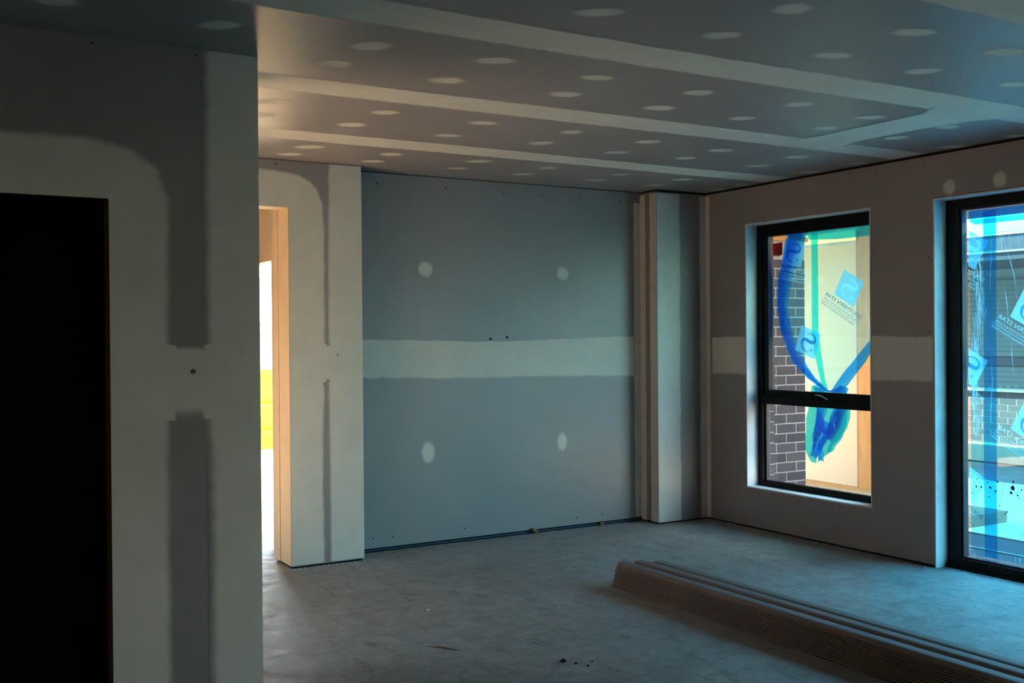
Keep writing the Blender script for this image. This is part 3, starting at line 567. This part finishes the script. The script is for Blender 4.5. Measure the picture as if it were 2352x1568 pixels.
BU = [('film_teal2', 0.02, [(5.853, 1.141), (5.899, 0.971), (5.918, 0.886), (5.946, 0.782), (5.938, 0.654), (5.916, 0.582), (5.889, 0.547), (5.818, 0.544), (5.826, 0.624), (5.803, 0.726), (5.767, 0.845), (5.749, 0.913), (5.726, 1.046), (5.76, 1.161)]),
      ('film_teal2', 0.035, [(5.683, 1.081), (5.74, 0.936), (5.767, 0.812), (5.799, 0.66), (5.822, 0.547), (5.738, 0.609), (5.682, 0.647), (5.673, 0.687), (5.6, 0.742), (5.524, 0.833), (5.515, 0.911), (5.515, 1.008), (5.534, 1.136), (5.61, 1.153)]),
      ('film_teal2', 0.05, [(5.632, 1.002), (5.676, 0.901), (5.711, 0.766), (5.76, 0.63), (5.686, 0.647), (5.673, 0.684), (5.604, 0.749), (5.545, 0.86), (5.536, 0.974)]),
      ('film_blue', 0.06, [(5.836, 0.991), (5.767, 0.878), (5.785, 0.784), (5.861, 0.721), (5.889, 0.591), (5.916, 0.589), (5.887, 0.719), (5.868, 0.872)]),
      ('film_blue', 0.07, [(5.671, 0.973), (5.611, 0.954), (5.638, 0.851), (5.711, 0.753), (5.786, 0.691), (5.862, 0.567), (5.893, 0.584), (5.821, 0.725), (5.785, 0.811), (5.727, 0.881)]),
      ('film_blue', 0.085, [(5.846, 0.89), (5.741, 0.847), (5.698, 0.8), (5.75, 0.757), (5.82, 0.758), (5.864, 0.805)]),
      ('film_blue', 0.095, [(5.874, 0.72), (5.839, 0.69), (5.822, 0.608), (5.831, 0.55), (5.884, 0.558), (5.893, 0.635)]),
      ('film_blue', 0.04, [(5.862, 1.131), (5.717, 1.106), (5.589, 1.147), (5.526, 1.13), (5.56, 1.054), (5.674, 1.082), (5.783, 1.06), (5.844, 1.074)])]
BU.append(('film_blue', 0.055, [(5.862, 1.073), (5.765, 1.045), (5.749, 0.962), (5.771, 0.862), (5.741, 0.764), (5.786, 0.661), (5.848, 0.588), (5.893, 0.601), (5.887, 0.753), (5.846, 0.89)]))
BU.append(('film_blue', 0.03, [(5.697, 0.899), (5.632, 1.018), (5.577, 1.053), (5.561, 0.957), (5.612, 0.823), (5.686, 0.729), (5.742, 0.738)]))
for mt_, dx_, pts_ in BU: shard('film_tail', XW+dx_, pts_, mt_)
bunch = [(5.827, 1.142), (5.873, 0.973), (5.901, 0.837), (5.919, 0.751), (5.911, 0.651), (5.889, 0.592), (5.867, 0.547)]
bunch2 = [(5.518, 1.154), (5.499, 0.993), (5.5, 0.864), (5.563, 0.769), (5.648, 0.674), (5.704, 0.63), (5.801, 0.547)]
curtain('film_fold', XW+0.014, [(a[1], a[0], a[0]-0.001) for a in []] or [(2.40, 5.92, 5.15), (2.315, 5.90, 5.15), (2.262, 5.87, 5.15), (2.245, 5.6, 5.15)], 'film_teal2', f1, 14, 0.01, 9)
gl = []
for k in range(16):
    t_ = R.uniform(.05, .95); j = int(t_*5); f_ = t_*5-j; a0, b0 = bunch[j], bunch2[j]; a1, b1 = bunch[j+1], bunch2[j+1]
    s_ = R.uniform(.2, .8); y = (a0[0]+(b0[0]-a0[0])*s_)*(1-f_)+(a1[0]+(b1[0]-a1[0])*s_)*f_; z = (0.5*(a0[1]+b0[1]))*(1-f_)+(0.5*(a1[1]+b1[1]))*f_
    L = R.uniform(.02, .07); q0 = R.uniform(-.6, .6); gl.append([(y+q0*L*m_/4, z-L*m_/4) for m_ in range(5)])
def poly_sheet(name, x, pts, mt, parent):
    bm = bmesh.new(); bm.faces.new([bm.verts.new((x, a, b)) for a, b in pts]); return link(name, bm, mt, parent)
def crease(parent, x, pts, wd=0.004, mt='film_crease'):
    bm = bmesh.new(); prev = None
    for k, (a, b) in enumerate(pts):
        h = wd*math.sin(math.pi*(k+0.3)/(len(pts)-0.4))*R.uniform(.6, 1.2); c = [bm.verts.new((x, a-h, b)), bm.verts.new((x, a+h, b))]
        if prev: bm.faces.new((prev[0], prev[1], c[1], c[0]))
        prev = c
    return bm
cb = bmesh.new()
def add_highlights(parent, x, paths, wd, name='film_crease', mt='film_crease'):
    bm = bmesh.new()
    for pts in paths:
        prev = None; n = len(pts)
        for k, (a, b) in enumerate(pts):
            h = wd*(0.15+math.sin(math.pi*k/(n-1)))*R.uniform(.5, 1.2); c = [bm.verts.new((x, a-h, b)), bm.verts.new((x, a+h, b))]
            if prev: bm.faces.new((prev[0], prev[1], c[1], c[0]))
            prev = c
    return tag(link(name, bm, mt, parent), kind='stuff')
# film printing: a pale-blue square with a curl and a star, with its lettering; it reads from outside
def text_mesh(body, size, bold=0.0, align='LEFT'):
    cu = bpy.data.curves.new('lettering', 'FONT'); cu.body = body; cu.size = size; cu.offset = bold; cu.resolution_u = 2
    o = bpy.data.objects.new('lettering', cu); COL.objects.link(o); bpy.context.view_layer.update()
    me = bpy.data.meshes.new_from_object(o.evaluated_get(bpy.context.evaluated_depsgraph_get())); bpy.data.objects.remove(o); bpy.data.curves.remove(cu); return me
def fit_text(body, width, height, bold=0.0):
    me = text_mesh(body, 1.0, bold); xs_ = [v.co.x for v in me.vertices]; ys_ = [v.co.y for v in me.vertices]
    cap = 0.72
    for v in me.vertices: v.co.x = (v.co.x-min(xs_))/(max(xs_)-min(xs_))*width; v.co.y = v.co.y/cap*height; v.co.z = 0
    return me
T1 = fit_text('SOUTHERN STAR', 0.385, 0.030, 0.012); T2 = fit_text('ALUMINIUM WINDOWS & DOORS', 0.36, 0.019); T3 = fit_text('www.windowsanddoors.build', 0.36, 0.022)
def swoosh():
    pth = [(0.233, 0.212), (0.2, 0.226), (0.162, 0.223), (0.138, 0.205), (0.142, 0.176), (0.184, 0.166), (0.228, 0.171), (0.255, 0.155), (0.257, 0.126), (0.239, 0.099), (0.204, 0.085), (0.165, 0.089)]
    wd = [0.001, 0.003, 0.005, 0.008, 0.012, 0.014, 0.012, 0.011, 0.009, 0.006, 0.003, 0.001]
    q = []; n = len(pth)      # Catmull-Rom through the points
    for k in range(n-1):
        p0, p1, p2, p3 = pth[max(0, k-1)], pth[k], pth[k+1], pth[min(n-1, k+2)]
        for s in range(4):
            t_ = s/4; f_ = lambda a, b, c, d: 0.5*((2*b)+(-a+c)*t_+(2*a-5*b+4*c-d)*t_*t_+(-a+3*b-3*c+d)*t_**3)
            q.append((f_(p0[0], p1[0], p2[0], p3[0]), f_(p0[1], p1[1], p2[1], p3[1]), wd[k]+(wd[k+1]-wd[k])*t_))
    q.append((*pth[-1], wd[-1]))
    bm = bmesh.new(); prev = None
    for k, (x, y, h) in enumerate(q):
        a = q[min(k+1, len(q)-1)]; b = q[max(k-1, 0)]; dx, dy = a[0]-b[0], a[1]-b[1]; L = math.hypot(dx, dy) or 1; nx_, ny_ = -dy/L*h, dx/L*h
        c = [bm.verts.new((x+nx_, y+ny_, 0)), bm.verts.new((x-nx_, y-ny_, 0))]
        if prev: bm.faces.new((prev[0], prev[1], c[1], c[0]))
        prev = c
    sx, sy = 0.149, 0.109
    vs_ = [bm.verts.new((sx+(0.026 if k % 4 == 0 else 0.018 if k % 2 == 0 else 0.005)*math.cos(k*math.pi/8+.3), sy+(0.026 if k % 4 == 0 else 0.018 if k % 2 == 0 else 0.005)*math.sin(k*math.pi/8+.3), 0)) for k in range(16)]
    bm.faces.new(vs_)
    for (x, y) in ((0.256, 0.229), (0.266, 0.216), (0.263, 0.201), (0.255, 0.185)):
        bm.faces.new([bm.verts.new((x+.003*math.cos(k*math.pi/3), y+.003*math.sin(k*math.pi/3), 0)) for k in range(6)])
    me = bpy.data.meshes.new('logo_curl'); bm.to_mesh(me); bm.free(); return me
SW = swoosh()
bm = bmesh.new(); bm.faces.new([bm.verts.new((a, b, 0)) for a, b in ((0.098, 0.055), (0.308, 0.055), (0.308, 0.258), (0.098, 0.258))]); SQ = bpy.data.meshes.new('logo_square'); bm.to_mesh(SQ); bm.free()
bm = bmesh.new(); bm.faces.new([bm.verts.new((a, b, 0)) for a, b in ((0.03, -0.034), (0.40, -0.034), (0.40, -0.0375), (0.03, -0.0375))]); RU = bpy.data.meshes.new('rule_line'); bm.to_mesh(RU); bm.free()
def clipm(me, y0, y1, T):      # keep only what lies on the film between two heights of Y
    me = me.copy(); bm = bmesh.new(); bm.from_mesh(me); bm.transform(T)
    for yy, s in ((y0, -1), (y1, 1)):
        bmesh.ops.bisect_plane(bm, geom=list(bm.verts)+list(bm.edges)+list(bm.faces), plane_co=(0, yy, 0), plane_no=(0, s, 0), clear_outer=True)
    return bm
def stamp(parent, x, y, z, ang, inks, y0=-99, y1=99, words=True):
    """y, z: the start of the lettering's first line"""
    T = Matrix.Translation((x, y, z)) @ Matrix.Rotation(ang, 4, 'X') @ Matrix(((0, 0, 1, 0), (1, 0, 0, 0), (0, 1, 0, 0), (0, 0, 0, 1)))
    def put(name, me, mt, dx=0.0, off=(0, 0), par=parent):
        bm = clipm(me, y0, y1, Matrix.Translation((dx, 0, 0)) @ T @ Matrix.Translation((off[0], off[1], 0)))
        if len(bm.faces): return link(name, bm, mt, par)
        bm.free()
    sq = put('printed_logo', SQ, inks[0]); put('logo_curl', SW, inks[1], -0.0015, par=sq or parent)
    if words:
        put('lettering', T1, inks[2], 0, (0.0, 0.008)); put('lettering', T2, inks[2], 0, (0.025, -0.024))
        put('rule_line', RU, inks[2]); put('lettering', T3, inks[2], 0, (0.03, -0.064))
A30 = math.radians(29.5)
stamp(f1, XW-0.012, [(5.353, 1.635)][0][0], [(5.353, 1.635)][0][1], A30, ('ink', 'ink_white', 'ink_dark'), 5.17)
# printing on the folded film at the upper left and on the left fold
p = [(5.8, 1.925), (5.909, 1.157)]
stamp(f1, XW-0.012, p[0][0]+0.04, p[0][1]+0.05, math.radians(12), ('ink', 'ink_dark', 'ink_pale'), 5.80, 6.14)
p = [(5.832, 1.243)]
stamp(f1, XW-0.012, p[0][0]-0.11, p[0][1]+0.015, math.radians(20), ('ink', 'ink_dark', 'ink_pale'), 5.70, 6.09, words=False)
cr = []
for k in range(16):
    y = R.uniform(5.2, 5.9); z = R.uniform(1.75, 2.28); L = R.uniform(.08, .35); s = R.uniform(-.5, .5)
    cr.append([(y+s*L*j/6+.01*math.sin(j), z-L*j/6) for j in range(7)])
add_highlights(f1, XW-0.004, cr, 0.0012)
add_highlights(f1, XW+0.012, gl, 0.0019, 'film_crease', 'film_glint')
# ---------------------------------------------------------------- protective film on window 2
f2 = tag(empty('protective_film', (0, 0, 0)), 'taut translucent blue film with a deep blue stripe covering the tall window', 'film')
YA, YB = 4.452, 3.385
curtain('film_sheet', XW, [(2.325, 4.43, YB), (2.25, YA, YB), (1.6, YA, YB), (0.9, YA, YB), (0.2, YA, YB), (0.085, YA, YB)], 'film_tinted', f2, 40, 0.005, 2.0)
curtain('film_sheet', XW, [(2.325, 3.32, 2.27), (0.085, 3.32, 2.27)], 'film_tinted', f2, 20, 0.005, 2.0, 0, 8)
(a, _), (b, _) = [(4.347, 1.717), (4.256, 1.714)]
curtain('film_stripe', XW-0.008, [(2.32, a, b), (1.5, a, b), (0.6, a+.004, b+.004), (0.09, a, b)], 'film_stripe', f2, 3, 0.002)
curtain('film_stripe', XW-0.008, [(2.32, a-.9, b-.9), (0.09, a-.9, b-.9)], 'film_stripe', f2, 3, 0.002)
curtain('film_fold', XW-0.014, [(2.333, 4.45, YB), (2.27, 4.452, YB), (2.24, 4.40, YB)], 'film_blue', f2, 30, 0.006, 9)
s1 = [(4.347, 1.852), (4.354, 1.084), (4.368, 0.321), (3.914, 1.439), (3.917, 0.734)]
for k, (yy, z_) in enumerate(s1):
    stamp(f2, XW-0.016, yy, z_, A30, ('ink_pale' if k else 'ink', 'film_stripe' if k in (1, 3, 4) else 'ink_white', 'ink_pale' if k != 2 else 'ink_dark'), YB, YA)
for k in range(4): stamp(f2, XW-0.016, 2.95-0.42*(k % 2), 2.0-0.45*k, A30, ('ink', 'ink_white', 'ink'), 2.27, 3.32)
cr = []
def path(pts, n=5):
    out = []
    for (a, b), (c, d) in zip(pts, pts[1:]):
        for j in range(n): out.append((a+(c-a)*j/n+R.uniform(-.0015, .0015), b+(d-b)*j/n))
    return out+[pts[-1]]
cr.append(path([(4.285, 2.134), (4.283, 1.994), (4.29, 1.883), (4.287, 1.805)])); cr.append(path([(4.22, 2.17), (4.175, 2.07), (4.131, 1.93), (4.114, 1.847), (4.103, 1.696)]))
cr.append(path([(4.192, 1.85), (4.174, 1.74), (4.163, 1.616)])); cr.append(path([(4.286, 1.38), (4.278, 1.241), (4.288, 1.045), (4.289, 0.947)])); cr.append(path([(4.36, 2.154), (4.348, 2.111), (4.345, 1.998)]))
cr.append(path([(4.368, 2.338), (4.35, 2.251), (4.341, 2.194)])); cr.append(path([(4.21, 2.326), (4.207, 2.265), (4.211, 2.21)])); cr.append(path([(4.148, 1.492), (4.14, 1.382), (4.129, 1.257)]))
add_highlights(f2, XW-0.02, cr, 0.0022)
cr = []
for k in range(120):
    z = R.uniform(0.95, 2.08); y = 4.385+0.025*math.sin(z*6)+R.gauss(0, .018); L = R.uniform(.04, .22)
    cr.append([(y+.004*math.sin(j+k), z-L*j/6) for j in range(7)])
for k in range(26):
    y = R.uniform(3.6, 4.44); z = R.uniform(0.09, 0.20); L = R.uniform(.03, .10); s = R.uniform(-.5, .5)
    cr.append([(y+s*L*j/4, z-.09+L*(4-j)/4) for j in range(5)])
for k in range(60):
    y = R.uniform(3.5, 4.44); z = R.uniform(2.15, 2.31); L = R.uniform(.04, .16)
    cr.append([(y+R.uniform(-.1, .1)*L*j/4, z-L*j/4) for j in range(5)])
add_highlights(f2, XW-0.021, cr, 0.0016)
bm = bmesh.new()
for (a, b), rad in zip([(4.43, 1.185), (4.398, 1.184), (4.37, 1.185), (4.335, 1.183), (4.297, 1.185), (4.217, 1.196), (4.166, 1.195), (4.109, 1.2), (4.366, 1.343)], (.007,)*8+(.016,)):
    ri = [[bm.verts.new((XW-0.0235, a+q_*rad*math.cos(k*math.pi/6)*(0.55 if rad > .01 else 1), b+q_*rad*math.sin(k*math.pi/6)*(1.4 if rad > .01 else 1))) for k in range(12)] for q_ in (1, .62)]
    for k in range(12): bm.faces.new((ri[0][k], ri[0][(k+1) % 12], ri[1][(k+1) % 12], ri[1][k]))
tag(link('printed_rings', bm, 'ink_pale', f2), kind='stuff')
bm = bmesh.new()
flk = [(4.575, 0.561), (4.515, 0.564), (4.463, 0.55), (4.389, 0.59), (4.38, 0.577), (4.364, 0.553), (4.313, 0.576), (4.255, 0.525), (4.301, 0.485), (4.242, 0.587), (4.19, 0.585), (4.139, 0.591), (4.133, 0.561), (4.148, 0.527), (4.104, 0.518), (4.077, 0.557), (4.209, 0.522), (4.221, 0.476), (4.176, 0.468), (4.176, 0.405), (4.188, 0.392), (4.228, 0.439), (4.295, 0.545), (4.358, 0.54), (4.425, 0.498), (4.095, 0.5), (4.133, 0.602), (4.396, 0.541)]
for k, (a, b) in enumerate(flk):
    s = 0.017 if k == 12 else 0.013 if k == 13 else R.uniform(.003, .009); n = 7
    bm.faces.new([bm.verts.new((XW-0.024, a+s*R.uniform(.5, 1.2)*math.cos(2*math.pi*j/n), b+s*R.uniform(.5, 1.2)*math.sin(2*math.pi*j/n))) for j in range(n)])
tag(link('dirt_flecks', bm, 'dark_bit', f2), kind='stuff')
# ---------------------------------------------------------------- nested cornice lengths on the floor
def cornice_mesh(y0, y1):
    prof = [(-0.010, 0.0), (-0.010, 0.0058), (0.0005, 0.0068), (0.001, 0.019), (0.006, 0.0265), (0.014, 0.030), (0.040, 0.031), (0.062, 0.028), (0.0650, 0.0245), (0.068, 0.027), (0.076, 0.026), (0.083, 0.021), (0.086, 0.013), (0.0865, 0.0068), (0.096, 0.0058), (0.096, 0.0)]
    th = 0.0095; bm = bmesh.new(); rings = []
    inner = [(x*0.86+0.0065, z-0.0093 if 0 < k < len(prof)-1 else z-0.004) for k, (x, z) in enumerate(prof)]
    # thickness measured downwards so that alike profiles nest with a constant pitch
    loop = prof+[(x, z) for x, z in reversed(inner)]
    for y in (y0, y1): rings.append([bm.verts.new((x, y, z+0.006)) for x, z in loop])
    n = len(loop)
    for k in range(n): bm.faces.new((rings[0][k], rings[1][k], rings[1][(k+1) % n], rings[0][(k+1) % n]))
    for rg, s in ((rings[0], 1), (rings[1], -1)):
        m_ = len(prof)
        for k in range(m_-1): bm.faces.new([rg[k], rg[k+1], rg[n-2-k], rg[n-1-k]][::s])
    bmesh.ops.recalc_face_normals(bm, faces=bm.faces)
    me = bpy.data.meshes.new('cornice_length'); bm.to_mesh(me); bm.free(); me.materials.append(M['cornice_paper'])
    return me
CM = cornice_mesh(-4.5, 0.0)
NTH = ['bottom', 'second', 'third', 'fourth', 'fifth', 'sixth', 'seventh', 'eighth', 'ninth', 'tenth', 'eleventh', 'twelfth', 'top']
stacks = [('nearest left', 3.832, 5.275, 12), ('middle', 3.945, 5.262, 12), ('farthest right', 4.062, 5.22, 11)]
for nm, x, y, cnt in stacks:
    for k in range(cnt):
        o = bpy.data.objects.new('cornice_length', CM); COL.objects.link(o)
        o.location = (x+0.0012*k+R.uniform(-.0012, .0012), y-0.0025*k+R.uniform(-.006, .006), 0.0001+k*0.0108)
        which = 'top' if k == cnt-1 else NTH[k]
        tag(o, f'long grey-brown plaster cornice length, {which} one of the {nm} nested stack', 'cornice', 'nested cornice lengths stacked on the floor')
# ---------------------------------------------------------------- small things on the floor
def lump(name, loc_, s, mt, label, cat, group=None, flat=0.6):
    bm = bmesh.new(); bmesh.ops.create_icosphere(bm, subdivisions=2, radius=1)
    for v in bm.verts:
        k = 1+R.uniform(-.22, .22); v.co = Vector((v.co.x*s*k, v.co.y*s*k*R.uniform(.8, 1.1), max(-.4, v.co.z)*s*flat*k))
    o = link(name, bm, mt); o.location = (loc_[0], loc_[1], s*flat*0.4); return tag(o, label, cat, group)
P_ = [(2.753, 4.196), (2.785, 4.136), (2.813, 4.08), (2.868, 4.123), (2.138, 4.589), (2.636, 4.92), (2.703, 5.988), (2.445, 4.486)]
for k, pp in enumerate(P_[:4]):
    lump('dirt_clod', pp, (0.016, 0.008, 0.007, 0.006)[k], 'dark_bit', ('largest black dirt clod on the bare floor at lower centre', 'small black dirt clod just right of the largest clod', 'black dirt clod farther right of the largest clod', 'tiny black dirt clod closest to the cornice stack')[k], 'dirt clod', 'black dirt clods on the floor')
for k, pp in enumerate([(3.527, 4.728), (3.515, 4.555), (2.626, 5.387), (3.677, 5.249), (3.27, 5.024)]):
    lump('plaster_crumb', pp, R.uniform(.007, .010), 'crumb', ('white plaster crumb on the floor just left of the cornice stack', 'white plaster crumb lying in the shadow of the cornice stack', 'white plaster crumb alone in the middle of the floor', 'white plaster crumb near the far end of the cornice stack', 'white plaster crumb on the floor midway to the cornice end')[k], 'plaster crumb', 'white plaster crumbs on the floor')
bm = bmesh.new()
def bit(bm, x, y, s, z=0.0):
    bmesh.ops.create_icosphere(bm, subdivisions=1, radius=s, matrix=Matrix.Translation((x, y, z+s*.5)) @ Matrix.Scale(0.6, 4, (0, 0, 1)))
for k in range(170):
    y = R.uniform(2.6, 5.2); bit(bm, 3.78-abs(R.gauss(0, .35)), y, R.uniform(.0012, .0035))
for k in range(200): bit(bm, R.uniform(1.9, 5.8), R.uniform(2.5, 6.9), R.uniform(.001, .003))
for k in range(70): bit(bm, 2.84-R.uniform(0, .52), 6.815-R.uniform(0, .03), R.uniform(.002, .006))
for k in range(90): bit(bm, R.uniform(2.9, 5.4), 7.02-R.uniform(0, .04), R.uniform(.0015, .004))
for k in range(80): bit(bm, 5.905-R.uniform(0, .05), R.uniform(4.6, 6.8), R.uniform(.002, .006))
tag(link('plaster_dust_grains', bm, 'crumb', fl), kind='stuff')
bm = bmesh.new()
for k in range(150): bit(bm, R.uniform(1.9, 5.8), R.uniform(2.5, 6.9), R.uniform(.001, .0035))
tag(link('dark_grit', bm, 'dark_bit', fl), kind='stuff')
(a, b), (c, d) = [(2.312, 4.781), (2.452, 4.556)]
bm = bmesh.new(); nx_ = Vector((-(d-b), c-a, 0)).normalized()
for k in range(9):
    s = R.uniform(0, .35); e = s+R.uniform(.35, .65); off = R.uniform(-.012, .012)
    p0 = Vector((a+(c-a)*s, b+(d-b)*s, 0.001))+nx_*off; p1 = Vector((a+(c-a)*e, b+(d-b)*e, 0.001))+nx_*off*.6; h = 0.0022
    v = [bm.verts.new(q_) for q_ in (p0, p0.lerp(p1, .5)-nx_*h, p1, p0.lerp(p1, .5)+nx_*h, p0.lerp(p1, .5)+Vector((0, 0, .003)))]
    for f in ((0, 1, 4), (1, 2, 4), (2, 3, 4), (3, 0, 4), (0, 3, 2, 1)): bm.faces.new([v[i] for i in f])
tag(link('wood_splinter', bm, 'splinter'), 'thin brown wood splinters lying on the floor at lower centre', 'splinter')
q = [(3.971, 6.955), (3.965, 6.683), (3.993, 6.351), (4.006, 6.307)]
bm = bmesh.new()
for (a, b), (c, d) in ((q[0], q[1]), (q[2], q[3])):
    n_ = Vector((-(d-b), c-a, 0)).normalized()*0.0035
    bm.faces.new([bm.verts.new(Vector(pp)+s*n_+Vector((0, 0, .0006))) for pp, s in (((a, b, 0), -1), ((c, d, 0), -1), ((c, d, 0), 1), ((a, b, 0), 1))])
link('chalk_line', bm, 'chalk', fl, label='faint green marking line')
q = [(4.341, 7.094), (4.988, 7.084)]
for k, pp in enumerate(q):
    bm = bmesh.new(); box(bm, -0.03+.012*k, 0.03-.012*k, -0.012, 0.012, 0, 0.022); bmesh.ops.rotate(bm, verts=bm.verts, matrix=Matrix.Rotation(0.5-k, 3, 'Y')); bmesh.ops.translate(bm, verts=bm.verts, vec=(0, 0, 0.016-.004*k))
    o = link('packing_wedge', bm, 'timber_dark', bevel=0.003); o.location = (pp[0], 7.012, 0); tag(o, ('brown packing wedge sticking out under the back wall', 'smaller brown wedge under the back wall near the column')[k], 'wedge', 'packing wedges under the back wall')
